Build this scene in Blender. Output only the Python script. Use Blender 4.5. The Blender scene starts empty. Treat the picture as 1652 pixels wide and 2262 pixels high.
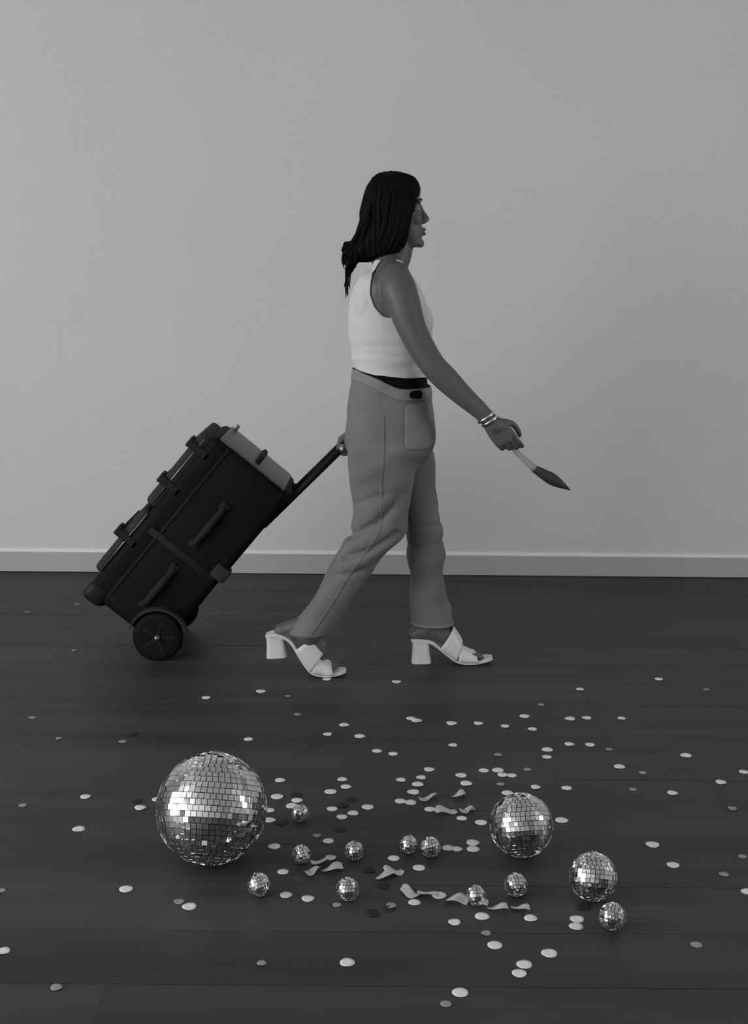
import bpy, bmesh, math, random
from mathutils import Vector, Matrix, noise

scene = bpy.context.scene
C = scene.collection
random.seed(7)
PI = math.pi

# ---------------------------------------------------------------- camera, light, exposure
cam_data = bpy.data.cameras.new('camera')
cam_data.sensor_fit = 'VERTICAL'
cam_data.sensor_height = 36.0
cam_data.lens = 36.0 * 2700.0 / 2262.0
cam_data.clip_start = 0.05
cam = bpy.data.objects.new('camera', cam_data)
C.objects.link(cam)
cam.matrix_world = (Matrix.Translation((0, 0, 1.34))
                    @ Matrix.Rotation(PI / 2 - math.atan(531 / 2700.0), 4, 'X')
                    @ Matrix.Rotation(math.radians(0.5), 4, 'Z'))
scene.camera = cam

world = bpy.data.worlds.new('world')
scene.world = world
world.use_nodes = True
world.node_tree.nodes['Background'].inputs[0].default_value = (1, 1, 1, 1)
world.node_tree.nodes['Background'].inputs[1].default_value = 0.02

ROOM_X0, ROOM_X1, ROOM_Y0, ROOM_Y1, ROOM_Z = -4.7, 5.0, -3.6, 5.36, 3.2
WIN_Y0, WIN_Y1, WIN_Z0, WIN_Z1 = -3.1, 2.95, 0.12, 3.0


def area(name, loc, rot, sx, sy, power):
    d = bpy.data.lights.new(name, 'AREA')
    d.shape = 'RECTANGLE'
    d.size, d.size_y, d.energy = sx, sy, power
    o = bpy.data.objects.new(name, d)
    C.objects.link(o)
    o.location = loc
    o.rotation_euler = rot
    return o


# daylight through the tall window in the side wall
area('window_daylight', (ROOM_X0 - 0.06, (WIN_Y0 + WIN_Y1) / 2, (WIN_Z0 + WIN_Z1) / 2),
     (0, -PI / 2, 0), WIN_Z1 - WIN_Z0, WIN_Y1 - WIN_Y0, 310)

# a smaller window in the opposite wall
area('small_window_daylight', (ROOM_X1 + 0.06, 1.9, 1.5), (0, PI / 2, 0), 1.4, 1.6, 80)

vs = scene.view_settings
vs.view_transform = 'Standard'
vs.look = 'None'
vs.gamma = 1.0
vs.use_curve_mapping = False
vs.exposure = -0.28

# ---------------------------------------------------------------- measured positions (metres)
TORSO = [(1.358, -0.004, 0.09, 0.07), (1.336, -0.036, 0.11, 0.115), (1.309, -0.059, 0.128, 0.15), (1.275, -0.074, 0.147, 0.152), (1.232, -0.082, 0.163, 0.148), (1.188, -0.085, 0.174, 0.144), (1.149, -0.082, 0.178, 0.138), (1.101, -0.073, 0.17, 0.128), (1.049, -0.064, 0.164, 0.122), (1.005, -0.063, 0.166, 0.125), (0.96, -0.072, 0.172, 0.137), (0.908, -0.082, 0.179, 0.155), (0.847, -0.087, 0.183, 0.165), (0.787, -0.079, 0.177, 0.16)]
PELVIS = [(1.049, -0.071, 0.171, 0.133), (1.005, -0.074, 0.173, 0.136), (0.96, -0.081, 0.181, 0.148), (0.9, -0.09, 0.191, 0.168), (0.832, -0.095, 0.197, 0.178), (0.764, -0.095, 0.2, 0.18), (0.731, -0.063, 0.17, 0.15), (0.696, -0.018, 0.133, 0.11)]
LEG_R = [(0.784, -0.09, 0.144, 0.092), (0.702, -0.087, 0.135, 0.094), (0.626, -0.076, 0.121, 0.09), (0.558, -0.068, 0.113, 0.084), (0.513, -0.074, 0.105, 0.08), (0.466, -0.095, 0.076, 0.078), (0.405, -0.135, 0.025, 0.075), (0.335, -0.17, -0.028, 0.072), (0.264, -0.206, -0.07, 0.07), (0.201, -0.248, -0.109, 0.069), (0.146, -0.284, -0.147, 0.069)]
LEG_L = [(0.76, 0.02, 0.204, 0.088), (0.675, 0.054, 0.209, 0.088), (0.597, 0.074, 0.216, 0.086), (0.526, 0.09, 0.233, 0.082), (0.47, 0.106, 0.243, 0.08), (0.399, 0.117, 0.239, 0.078), (0.31, 0.123, 0.247, 0.074), (0.229, 0.127, 0.261, 0.072), (0.134, 0.133, 0.283, 0.071)]
HAIR = [(1.653, 0.025, 0.057, 0.02), (1.646, 0.005, 0.087, 0.045), (1.631, -0.014, 0.118, 0.07), (1.603, -0.031, 0.133, 0.086), (1.568, -0.041, 0.129, 0.092), (1.525, -0.049, 0.121, 0.094), (1.483, -0.05, 0.113, 0.094), (1.455, -0.057, 0.106, 0.093), (1.432, -0.083, 0.099, 0.09), (1.409, -0.096, 0.086, 0.084), (1.389, -0.093, 0.066, 0.075), (1.374, -0.087, 0.028, 0.05)]
ARM_R = [(0.059, 3.915, 1.324, 0.05), (0.07, 3.885, 1.288, 0.056), (0.088, 3.87, 1.237, 0.053), (0.111, 3.86, 1.172, 0.046), (0.144, 3.855, 1.108, 0.043), (0.182, 3.85, 1.052, 0.04), (0.223, 3.85, 1.01, 0.04), (0.276, 3.85, 0.96, 0.034), (0.329, 3.85, 0.914, 0.028), (0.366, 3.85, 0.878, 0.025)]
ARM_L = [(0.047, 4.145, 1.323, 0.05), (0.042, 4.175, 1.284, 0.054), (0.031, 4.195, 1.228, 0.05), (0.013, 4.22, 1.143, 0.044), (-0.011, 4.245, 1.048, 0.039), (-0.026, 4.26, 0.977, 0.037), (-0.048, 4.27, 0.889, 0.032), (-0.07, 4.275, 0.816, 0.026), (-0.076, 4.275, 0.792, 0.024)]
HANDPTS_R = [(0.366, 3.85, 0.878, 0.0), (0.441, 3.85, 0.791, 0.0), (0.459, 3.85, 0.773, 0.0), (0.517, 3.85, 0.721, 0.0), (0.631, 3.85, 0.655, 0.0)]
HEADPTS = [(0.064, 4.03, 1.545, 0.0), (0.144, 4.03, 1.611, 0.0), (0.139, 4.03, 1.557, 0.0), (0.173, 4.03, 1.503, 0.0), (0.149, 4.03, 1.487, 0.0), (0.157, 4.03, 1.473, 0.0), (0.154, 4.03, 1.457, 0.0), (0.145, 4.03, 1.444, 0.0), (0.153, 4.03, 1.42, 0.0), (0.072, 4.03, 1.384, 0.0), (0.04, 4.03, 1.34, 0.0), (0.077, 4.03, 1.398, 0.0)]
SANDAL_NEAR = [(-0.359, 3.955, 0.134, 0.0), (-0.322, 3.955, 0.142, 0.0), (-0.277, 3.955, 0.123, 0.0), (-0.243, 3.955, 0.069, 0.0), (-0.204, 3.955, 0.019, 0.0), (-0.15, 3.955, 0.008, 0.0), (-0.09, 3.955, 0.016, 0.0)]
SANDAL_NEAR_HEEL = [(-0.328, 3.955, 0.139, 0.0), (-0.323, 3.955, 0.064, 0.0)]
SANDAL_FAR = [(0.133, 4.1, 0.082, 0.0), (0.168, 4.1, 0.084, 0.0), (0.208, 4.1, 0.076, 0.0), (0.254, 4.1, 0.041, 0.0), (0.299, 4.1, 0.013, 0.0), (0.356, 4.1, 0.01, 0.0), (0.418, 4.1, 0.019, 0.0)]
SANDAL_FAR_HEEL = [(0.168, 4.1, 0.079, 0.0), (0.17, 4.1, -0.003, 0.0)]
FOOTPTS_NEAR = [(-0.203, 3.95, 0.189, 0.0), (-0.222, 3.955, 0.146, 0.0), (-0.304, 3.955, 0.153, 0.0), (-0.188, 3.955, 0.044, 0.0), (-0.124, 3.955, 0.026, 0.0)]
FOOTPTS_FAR = [(0.207, 4.11, 0.165, 0.0), (0.191, 4.1, 0.119, 0.0), (0.152, 4.1, 0.102, 0.0), (0.296, 4.1, 0.038, 0.0), (0.378, 4.1, 0.027, 0.0)]
CASE = [(-1.006, 4.08, 0.236, 0.0), (-0.536, 4.08, 0.798, 0.0), (-0.286, 4.08, 0.587, 0.0), (-0.754, 4.08, 0.013, 0.0), (-0.744, 4.08, 0.1, 0.0), (-0.308, 4.17, 0.567, 0.0), (-0.117, 4.17, 0.771, 0.0)]
BALLS = [(-0.367, 2.623, 0.127), (0.351, 2.662, 0.074), (0.484, 2.458, 0.052), (-0.244, 2.46, 0.025), (-0.176, 2.829, 0.021), (-0.16, 2.611, 0.021), (-0.039, 2.629, 0.022), (-0.05, 2.443, 0.025), (0.088, 2.665, 0.021), (0.139, 2.649, 0.023), (0.228, 2.428, 0.021), (0.318, 2.469, 0.025), (0.503, 2.333, 0.028)]
CREASES = [([(-0.081, 0.49), (0.006, 0.543), (0.1, 0.633)], 3.8, 4.03, 0.014, 0.016), ([(-0.096, 0.427), (-0.008, 0.453), (0.072, 0.506)], 3.8, 4.03, 0.012, 0.014), ([(-0.075, 0.595), (0.005, 0.632), (0.078, 0.648)], 3.8, 4.03, 0.004, 0.014), ([(-0.132, 0.361), (-0.037, 0.382)], 3.8, 4.03, 0.007, 0.014), ([(0.114, 0.491), (0.244, 0.5)], 4.03, 4.3, 0.003, 0.012), ([(0.112, 0.631), (0.211, 0.648)], 4.03, 4.3, 0.003, 0.012), ([(0.123, 0.421), (0.238, 0.438)], 4.03, 4.3, 0.003, 0.012)]
CONFETTI_WHITE = [(-0.531, 3.716), (-0.74, 2.961), (-0.586, 2.898), (-0.553, 2.948), (-0.713, 2.773), (-0.539, 2.482), (-0.389, 2.408), (-0.733, 2.228), (-0.153, 3.908), (0.08, 3.886), (-0.362, 3.781), (-0.084, 3.485), (-0.132, 3.41), (-0.036, 3.398), (-0.36, 3.366), (0.118, 3.547), (0.136, 3.528), (0.241, 3.508), (0.322, 3.51), (0.4, 3.489), (0.233, 3.334), (0.014, 3.285), (0.06, 3.266), (-0.245, 3.075), (-0.079, 3.084), (-0.068, 3.037), (-0.108, 3.005), (-0.245, 2.971), (-0.192, 2.95), (-0.202, 2.914), (-0.258, 2.889), (-0.251, 2.832), (-0.1, 2.9), (-0.074, 2.854), (-0.047, 2.875), (-0.01, 2.913), (0.078, 3.084), (0.133, 3.101), (0.123, 3.056), (0.109, 3.006), (0.158, 3.156), (0.242, 3.118), (0.253, 3.064), (0.307, 3.153), (0.075, 2.95), (0.1, 2.942), (0.226, 2.852), (0.272, 2.83), (-0.103, 2.722), (-0.23, 2.691), (0.244, 2.719), (0.242, 2.686), (0.183, 2.69), (0.11, 2.592), (-0.2, 2.567), (-0.136, 2.447), (-0.185, 2.462), (0.095, 2.434), (0.15, 2.466), (0.237, 2.378), (0.176, 2.354), (0.253, 2.266), (-0.045, 2.197), (0.171, 2.098), (0.965, 3.938), (0.681, 3.826), (0.469, 3.575), (0.605, 3.555), (0.658, 3.564), (0.765, 3.562), (0.479, 3.465), (0.573, 3.349), (0.632, 3.347), (0.502, 3.306), (0.494, 3.253), (0.891, 3.272), (0.686, 3.186), (0.346, 3.154), (0.356, 3.124), (0.38, 3.121), (0.436, 3.045), (0.517, 3.041), (0.94, 3.088), (1.022, 3.159), (0.792, 3.015), (0.475, 2.846), (0.673, 2.718), (0.698, 2.616), (0.833, 2.494), (0.339, 2.372), (0.436, 2.37), (0.43, 2.341), (0.359, 2.237), (0.304, 2.196), (0.291, 2.165), (0.149, 2.903), (0.204, 2.685), (0.053, 2.637), (-0.094, 2.637), (0.356, 3.006)]
CONFETTI_DULL = [(-0.272, 3.736), (-0.229, 3.573), (-1.034, 3.526), (-0.911, 3.36), (-0.721, 3.34), (-0.887, 2.906), (-0.414, 2.429), (-0.81, 2.469), (-1.067, 4.196), (-1.375, 4.69), (-1.206, 4.81), (-0.072, 2.421), (0.045, 2.42), (-0.214, 2.192), (0.239, 2.311), (0.142, 2.061), (1.099, 3.836), (0.534, 3.677), (0.681, 3.314), (0.357, 3.263), (0.428, 3.162), (0.344, 3.063), (0.692, 3.036), (0.923, 2.924), (0.872, 2.661), (0.803, 2.572), (0.664, 2.274), (0.253, 2.907), (-0.595, 2.103), (-0.131, 2.75), (0.742, 3.147), (0.295, 4.339)]
CONFETTI_DARK = [(-0.706, 3.397), (-0.602, 2.936), (-0.195, 2.98), (-0.05, 2.958), (-0.073, 2.922), (-0.075, 2.783), (-0.004, 2.577), (0.026, 2.506), (0.086, 2.485), (0.004, 2.387), (0.04, 2.406), (-0.221, 2.815), (0.46, 2.421)]
RIBBONS = [(0.146, 2.957, 20), (0.229, 2.981, 20), (0.188, 2.88, 16), (0.24, 2.889, 12), (-0.132, 2.562, 25), (-0.087, 2.575, 15), (-0.112, 2.605, 12), (0.032, 2.546, 35), (0.052, 2.563, 20), (0.086, 2.471, -15), (0.125, 2.46, -5), (0.188, 2.437, -15), (0.231, 2.425, -10), (0.273, 2.404, 5), (0.321, 2.403, -5), (0.387, 2.965, 10)]

# ---------------------------------------------------------------- helpers
def tag(o, label=None, cat=None, group=None, kind=None):
    for k, v in (('label', label), ('category', cat), ('group', group), ('kind', kind)):
        if v:
            o[k] = v
    return o


def link(name, mesh, m=None, parent=None):
    o = bpy.data.objects.new(name, mesh)
    C.objects.link(o)
    if m is not None and not mesh.materials:
        mesh.materials.append(m)
    if parent is not None:
        o.parent = parent
        o.matrix_parent_inverse = parent.matrix_basis.inverted()
    return o


def empty(name, loc, **kw):
    o = bpy.data.objects.new(name, None)
    o.empty_display_size = 0.05
    C.objects.link(o)
    o.location = loc
    tag(o, **kw)
    return o


def to_mesh(bm, name, smooth=True):
    bmesh.ops.recalc_face_normals(bm, faces=bm.faces)
    me = bpy.data.meshes.new(name)
    bm.to_mesh(me)
    bm.free()
    if smooth:
        for p in me.polygons:
            p.use_smooth = True
    return me


def mat(name, g, rough=0.6, metal=0.0, var=0.0, vscale=8.0, bump=0.0, bscale=200.0, spec=0.5, sheen=0.0, rnd=0.0, stretch=None):
    m = bpy.data.materials.new(name)
    m.use_nodes = True
    nt = m.node_tree
    b = nt.nodes['Principled BSDF']
    b.inputs['Roughness'].default_value = rough
    b.inputs['Metallic'].default_value = metal
    b.inputs['Specular IOR Level'].default_value = spec
    if sheen:
        b.inputs['Sheen Weight'].default_value = sheen
    b.inputs['Base Color'].default_value = (g, g, g, 1)
    tc = nt.nodes.new('ShaderNodeTexCoord')
    mp = nt.nodes.new('ShaderNodeMapping')
    nt.links.new(tc.outputs['Object'], mp.inputs[0])
    if stretch:
        mp.inputs['Scale'].default_value = stretch
    if var or rnd:
        n = nt.nodes.new('ShaderNodeTexNoise')
        n.inputs['Scale'].default_value = vscale
        n.inputs['Detail'].default_value = 5
        nt.links.new(mp.outputs[0], n.inputs[0])
        mr = nt.nodes.new('ShaderNodeMapRange')
        mr.inputs['From Min'].default_value = 0.3
        mr.inputs['From Max'].default_value = 0.7
        mr.inputs['To Min'].default_value = g * (1 - var)
        mr.inputs['To Max'].default_value = g * (1 + var)
        nt.links.new(n.outputs[0], mr.inputs[0])
        out = mr.outputs[0]
        if rnd:
            oi = nt.nodes.new('ShaderNodeObjectInfo')
            r2 = nt.nodes.new('ShaderNodeMapRange')
            r2.inputs['To Min'].default_value = 1 - rnd
            r2.inputs['To Max'].default_value = 1 + rnd
            nt.links.new(oi.outputs['Random'], r2.inputs[0])
            mu = nt.nodes.new('ShaderNodeMath')
            mu.operation = 'MULTIPLY'
            nt.links.new(out, mu.inputs[0])
            nt.links.new(r2.outputs[0], mu.inputs[1])
            out = mu.outputs[0]
            ad = nt.nodes.new('ShaderNodeVectorMath')
            ad.operation = 'ADD'
            nt.links.new(tc.outputs['Object'], ad.inputs[0])
            nt.links.new(oi.outputs['Location'], ad.inputs[1])
            nt.links.new(ad.outputs[0], mp.inputs[0])
        nt.links.new(out, b.inputs['Base Color'])
    if bump:
        n2 = nt.nodes.new('ShaderNodeTexNoise')
        n2.inputs['Scale'].default_value = bscale
        n2.inputs['Detail'].default_value = 4
        nt.links.new(mp.outputs[0], n2.inputs[0])
        bp = nt.nodes.new('ShaderNodeBump')
        bp.inputs['Strength'].default_value = bump
        bp.inputs['Distance'].default_value = 0.004
        nt.links.new(n2.outputs[0], bp.inputs['Height'])
        nt.links.new(bp.outputs[0], b.inputs['Normal'])
    return m


def add_box(bm, lo, hi, bevel=0.0, seg=2, M=None):
    x0, y0, z0 = lo
    x1, y1, z1 = hi
    r = bmesh.ops.create_cube(bm, size=1)
    vs_ = r['verts']
    for v in vs_:
        v.co = Vector((x0 + (v.co.x + .5) * (x1 - x0), y0 + (v.co.y + .5) * (y1 - y0), z0 + (v.co.z + .5) * (z1 - z0)))
    if bevel:
        es = list({e for v in vs_ for e in v.link_edges})
        rr = bmesh.ops.bevel(bm, geom=es, offset=bevel, segments=seg, profile=.5, affect='EDGES')
        vs_ = [v for v in {v for f in rr['faces'] for v in f.verts} | {v for v in vs_ if v.is_valid}]
        if M is not None:
            seen = set(vs_)
            stack = list(vs_)
            while stack:
                a = stack.pop()
                for e in a.link_edges:
                    o = e.other_vert(a)
                    if o not in seen:
                        seen.add(o)
                        stack.append(o)
            vs_ = list(seen)
    if M is not None:
        for v in vs_:
            v.co = M @ v.co
    return vs_


def box_mesh(name, lo, hi, bevel=0.0, seg=2, M=None, smooth=False):
    bm = bmesh.new()
    add_box(bm, lo, hi, bevel, seg, M)
    return to_mesh(bm, name, smooth)


def loft(bm, rings, cap=True):
    prev = None
    first = None
    for ring in rings:
        cur = [bm.verts.new(p) for p in ring]
        if prev:
            n = len(cur)
            for i in range(n):
                bm.faces.new((prev[i], prev[(i + 1) % n], cur[(i + 1) % n], cur[i]))
        else:
            first = cur
        prev = cur
    if cap:
        bm.faces.new(first[::-1])
        bm.faces.new(prev)


def sup(cx, cy, z, a, b, n=2.0, k=40):
    out = []
    for i in range(k):
        t = 2 * PI * i / k
        c, s = math.cos(t), math.sin(t)
        out.append(Vector((cx + a * math.copysign(abs(c) ** (2 / n), c), cy + b * math.copysign(abs(s) ** (2 / n), s), z)))
    return out


def dense(rows, per=4):
    # Catmull-Rom through tuples
    out = []
    N = len(rows)
    for i in range(N - 1):
        p0, p1, p2, p3 = rows[max(i - 1, 0)], rows[i], rows[i + 1], rows[min(i + 2, N - 1)]
        for j in range(per):
            t = j / per
            out.append(tuple(.5 * (2 * b + (c - a) * t + (2 * a - 5 * b + 4 * c - d) * t * t + (3 * b - a - 3 * c + d) * t ** 3)
                             for a, b, c, d in zip(p0, p1, p2, p3)))
    out.append(tuple(rows[-1]))
    return out


def slices(bm, rows, Y, n=2.2, cap=True, hem=False, per=4):
    rr = dense(rows, per)
    rings = [sup((r[1] + r[2]) / 2, Y, r[0], (r[2] - r[1]) / 2, r[3], n) for r in rr]
    if hem:
        z, a, b, h = rr[-1]
        z6, a6, b6, _ = rr[-5]
        slope = ((a6 + b6) - (a + b)) / 2 / (z6 - z)
        for sc, dz in ((.9, 0), (.84, .03), (.8, .06)):
            rings.append(sup((a + b) / 2 + dz * slope, Y, z + dz, (b - a) / 2 * sc, h * sc, n))
    loft(bm, rings, cap)


def ball_(bm, c, r, seg=20):
    if not hasattr(r, '__len__'):
        r = (r, r, r)
    M = Matrix.Translation(c) @ Matrix.Diagonal((r[0], r[1], r[2], 1))
    bmesh.ops.create_uvsphere(bm, u_segments=seg, v_segments=seg * 2 // 3, radius=1, matrix=M)


def tube(bm, pts, k=16, per=4, ends=True, flat=1.0, up=None):
    pp = dense([tuple(p) for p in pts], per) if len(pts) > 2 and per > 1 else [tuple(p) for p in pts]
    P = [Vector(p[:3]) for p in pp]
    rings = []
    ref = Vector(up) if up else None
    for i, p in enumerate(P):
        d = (P[min(i + 1, len(P) - 1)] - P[max(i - 1, 0)]).normalized()
        if ref is None:
            ref = Vector((0, 1, 0)) if abs(d.y) < .9 else Vector((1, 0, 0))
        u = (ref - d * ref.dot(d)).normalized()
        v = d.cross(u)
        r = pp[i][3]
        rings.append([p + (u * math.cos(2 * PI * j / k) * flat + v * math.sin(2 * PI * j / k)) * r for j in range(k)])
    loft(bm, rings)
    if ends and flat == 1.0:
        ball_(bm, P[0], pp[0][3] * .995, k)
        ball_(bm, P[-1], pp[-1][3] * .995, k)


def remesh(bm, voxel, smooth_it=4, fac=.5):
    me = to_mesh(bm, 'tmp', False)
    o = bpy.data.objects.new('tmp', me)
    C.objects.link(o)
    m = o.modifiers.new('r', 'REMESH')
    m.mode = 'VOXEL'
    m.voxel_size = voxel
    if smooth_it:
        s = o.modifiers.new('s', 'SMOOTH')
        s.iterations = smooth_it
        s.factor = fac
    dg = bpy.context.evaluated_depsgraph_get()
    dg.update()
    out = bpy.data.meshes.new_from_object(o.evaluated_get(dg), depsgraph=dg)
    bpy.data.objects.remove(o)
    bpy.data.meshes.remove(me)
    out.materials.clear()
    for p in out.polygons:
        p.use_smooth = True
    return out


def relax_border(bm, it=12):
    bd = {}
    for e in bm.edges:
        if e.is_boundary:
            a, b = e.verts
            bd.setdefault(a, []).append(b)
            bd.setdefault(b, []).append(a)
    for _ in range(it):
        new = {v: (v.co * .4 + sum((n.co for n in ns), Vector()) * (.6 / len(ns))) for v, ns in bd.items() if len(ns) == 2}
        for v, c in new.items():
            v.co = c


def thicken(bm, th):
    bad = [v for v in bm.verts if not v.link_faces]
    bmesh.ops.delete(bm, geom=bad, context='VERTS')
    bm.normal_update()
    faces = list(bm.faces)
    bd = [(e.link_loops[0].vert, e.link_loops[0].link_loop_next.vert) for e in bm.edges if e.is_boundary]
    twin = {v: bm.verts.new(v.co - v.normal * th) for v in list(bm.verts)}
    for f in faces:
        bm.faces.new([twin[v] for v in reversed(f.verts)])
    for a, b in bd:
        try:
            bm.faces.new((b, a, twin[a], twin[b]))
        except ValueError:
            pass


def shell(src, offset, keep, thick, name, it=14):
    bm = bmesh.new()
    bm.from_mesh(src)
    bm.normal_update()
    dead = [f for f in bm.faces if not keep(f.calc_center_median())]
    bmesh.ops.delete(bm, geom=dead, context='FACES')
    for v in bm.verts:
        o = offset(v.co) if callable(offset) else offset
        v.co = v.co + v.normal * o
    loosev = [v for v in bm.verts if sum(e.is_boundary for e in v.link_edges) > 2]
    bmesh.ops.delete(bm, geom=loosev, context='VERTS')
    relax_border(bm, it)
    bm.normal_update()
    if thick:
        thicken(bm, thick)
    return to_mesh(bm, name)


def interp(x, pts):
    if x <= pts[0][0]:
        return pts[0][1]
    for (a, b), (c, d) in zip(pts, pts[1:]):
        if x <= c:
            return b + (d - b) * (x - a) / (c - a)
    return pts[-1][1]


# ---------------------------------------------------------------- materials
M = {
    'wall': mat('wall_paint', .72, .75, var=.02, vscale=1.2, bump=.05, bscale=120),
    'skirting_highlight': mat('skirting_highlight', .85, .4),  # light caught along the skirting's top edge, put into a whiter colour
    'trim': mat('skirting_paint', .50, .5, var=.02, vscale=3),
    'ceiling': mat('ceiling_paint', .75, .8),
    'plank': mat('dark_stained_board', .043, .55, var=.28, vscale=3.0, bump=.12, bscale=30, rnd=.12, stretch=(.35, 3.0, 3.0), spec=.35),
    'sub': mat('floor_gap', .012, .9),
    'skin': mat('skin', .105, .5, var=.05, vscale=20, bump=.05, bscale=300),
    'hair': mat('dark_hair', .004, .6, bump=.3, bscale=60, stretch=(1, 6, .6), spec=.08),
    'tank': mat('white_cotton', .66, .85, var=.03, vscale=30, bump=.15, bscale=350, sheen=.1),
    'black': mat('black_fabric', .006, .8, spec=.1),
    'jeans': mat('light_denim', .175, .85, var=.12, vscale=9, bump=.25, bscale=500),
    'pocket': mat('pale_denim', .225, .85, var=.08, vscale=9, bump=.25, bscale=500),
    'leather': mat('white_leather', .72, .4, var=.03, vscale=20),
    'silver': mat('silver', .8, .15, metal=1.0),
    'eye': mat('eye_white', .2, .2),
    'iris': mat('iris', .01, .15),
    'lip': mat('lip', .09, .4),
    'case': mat('case_black', .006, .7, bump=.2, bscale=150, spec=.15, var=.15, vscale=30),
    'case_grey': mat('case_grey', .035, .75, spec=.2, bump=.3, bscale=250, var=.1, vscale=12),
    'case_sheen': mat('case_top_sheen', .085, .4, bump=.2, bscale=200),  # grazing reflection of the wall on the dark case, painted as grey
    'strap': mat('webbing', .016, .7, spec=.2, bump=.3, bscale=400),
    'rubber': mat('rubber', .006, .7, spec=.15),
    'steel': mat('steel_tube', .3, .35, metal=.9),
    'grip': mat('grip_plastic', .012, .5, spec=.2),
    'mirror': mat('mirror_glass', .82, .04, metal=1.0),
    'core': mat('ball_core', .04, .6),
    'conf_white': mat('silver_white_foil', .85, .35, spec=.6),
    'conf_dull': mat('grey_paper', .32, .6),
    'conf_dark': mat('dark_paper', .012, .7),
    'ribbon': mat('pale_paper', .55, .5, var=.1, vscale=30),
    'wand_pale': mat('pale_wood', .34, .5),
    'wand_dark': mat('dark_bristle', .03, .6, bump=.4, bscale=300),
}

# ---------------------------------------------------------------- the room
def struct(o):
    o['kind'] = 'structure'
    return o


floor_bm = bmesh.new()
add_box(floor_bm, (ROOM_X0, ROOM_Y0, -.06), (ROOM_X1, ROOM_Y1, -.0125))
floor = struct(link('floor', to_mesh(floor_bm, 'floor', False), M['sub']))
PW = .1955
row_y0 = 4.074 - 31 * PW
plank_cache = {}
rng = random.Random(3)


def plank_mesh(length, width):
    key = (round(length, 2), round(width, 3))
    if key not in plank_cache:
        bm = bmesh.new()
        hx, hy = length / 2 - .0002, width / 2 - .0008
        v = []
        for (ix, iz) in ((0, -.012), (0, -.001), (.001, 0)):
            v.append([bm.verts.new((sx * hx, sy * (hy - ix), iz)) for sx, sy in ((-1, -1), (1, -1), (1, 1), (-1, 1))])
        for a, b in zip(v, v[1:]):
            for i in range(4):
                bm.faces.new((a[i], a[(i + 1) % 4], b[(i + 1) % 4], b[i]))
        bm.faces.new(v[-1])
        plank_cache[key] = to_mesh(bm, 'plank', False)
        plank_cache[key].materials.append(M['plank'])
    return plank_cache[key]


row = 0
while True:
    y0 = row_y0 + row * PW
    if y0 >= ROOM_Y1 - .03:
        break
    y1 = min(y0 + PW, ROOM_Y1)
    if y0 < ROOM_Y0:
        row += 1
        continue
    x = ROOM_X0
    ln = rng.choice([1.0, 1.4, 1.8])
    while x < ROOM_X1 - .01:
        ln = min(ln, ROOM_X1 - x)
        if ROOM_X1 - x - ln < .3:
            ln = ROOM_X1 - x
        o = link('plank', plank_mesh(ln, y1 - y0), None, floor)
        o.location = (x + ln / 2, (y0 + y1) / 2, rng.uniform(-.0006, 0))
        x += ln
        ln = rng.choice([1.6, 1.8, 2.0, 2.2])
    row += 1

T_ = .12
struct(link('wall_back', box_mesh('wall_back', (ROOM_X0 - T_, ROOM_Y1, -.06), (ROOM_X1 + T_, ROOM_Y1 + T_, ROOM_Z)), M['wall']))
bm = bmesh.new()
for a, b in (((ROOM_Y0, -.06), (1.1, ROOM_Z)), ((2.7, -.06), (ROOM_Y1, ROOM_Z)), ((1.1, -.06), (2.7, .8)), ((1.1, 2.2), (2.7, ROOM_Z))):
    add_box(bm, (ROOM_X1, a[0], a[1]), (ROOM_X1 + T_, b[0], b[1]))
struct(link('wall_right', to_mesh(bm, 'wall_right', False), M['wall']))
bm = bmesh.new()
for a, b in (((1.1, .8), (2.7, .85)), ((1.1, 2.15), (2.7, 2.2)), ((1.1, .8), (1.15, 2.2)), ((2.65, .8), (2.7, 2.2)), ((1.88, .8), (1.92, 2.2))):
    add_box(bm, (ROOM_X1 + .005, a[0], a[1]), (ROOM_X1 + .05, b[0], b[1]))
struct(link('window_2', to_mesh(bm, 'window_frame', False), M['trim']))
struct(link('wall_front', box_mesh('wall_front', (ROOM_X0 - T_, ROOM_Y0 - T_, -.06), (ROOM_X1 + T_, ROOM_Y0, ROOM_Z)), M['wall']))
struct(link('ceiling', box_mesh('ceiling', (ROOM_X0 - T_, ROOM_Y0 - T_, ROOM_Z), (ROOM_X1 + T_, ROOM_Y1 + T_, ROOM_Z + .1)), M['ceiling']))
bm = bmesh.new()
add_box(bm, (ROOM_X0 - T_, ROOM_Y0, -.06), (ROOM_X0, WIN_Y0, ROOM_Z))
add_box(bm, (ROOM_X0 - T_, WIN_Y1, -.06), (ROOM_X0, ROOM_Y1, ROOM_Z))
add_box(bm, (ROOM_X0 - T_, WIN_Y0, -.06), (ROOM_X0, WIN_Y1, WIN_Z0))
add_box(bm, (ROOM_X0 - T_, WIN_Y0, WIN_Z1), (ROOM_X0, WIN_Y1, ROOM_Z))
struct(link('wall_left', to_mesh(bm, 'wall_left', False), M['wall']))
bm = bmesh.new()
fw = .05
for a, b in (((WIN_Y0, WIN_Z0), (WIN_Y1, WIN_Z0 + fw)), ((WIN_Y0, WIN_Z1 - fw), (WIN_Y1, WIN_Z1)),
             ((WIN_Y0, WIN_Z0), (WIN_Y0 + fw, WIN_Z1)), ((WIN_Y1 - fw, WIN_Z0), (WIN_Y1, WIN_Z1)),
             ((WIN_Y0 + 2.05, WIN_Z0), (WIN_Y0 + 2.1, WIN_Z1)), ((WIN_Y0 + 4.1, WIN_Z0), (WIN_Y0 + 4.15, WIN_Z1))):
    add_box(bm, (ROOM_X0 - .05, a[0], a[1]), (ROOM_X0 - .005, b[0], b[1]))
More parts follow.
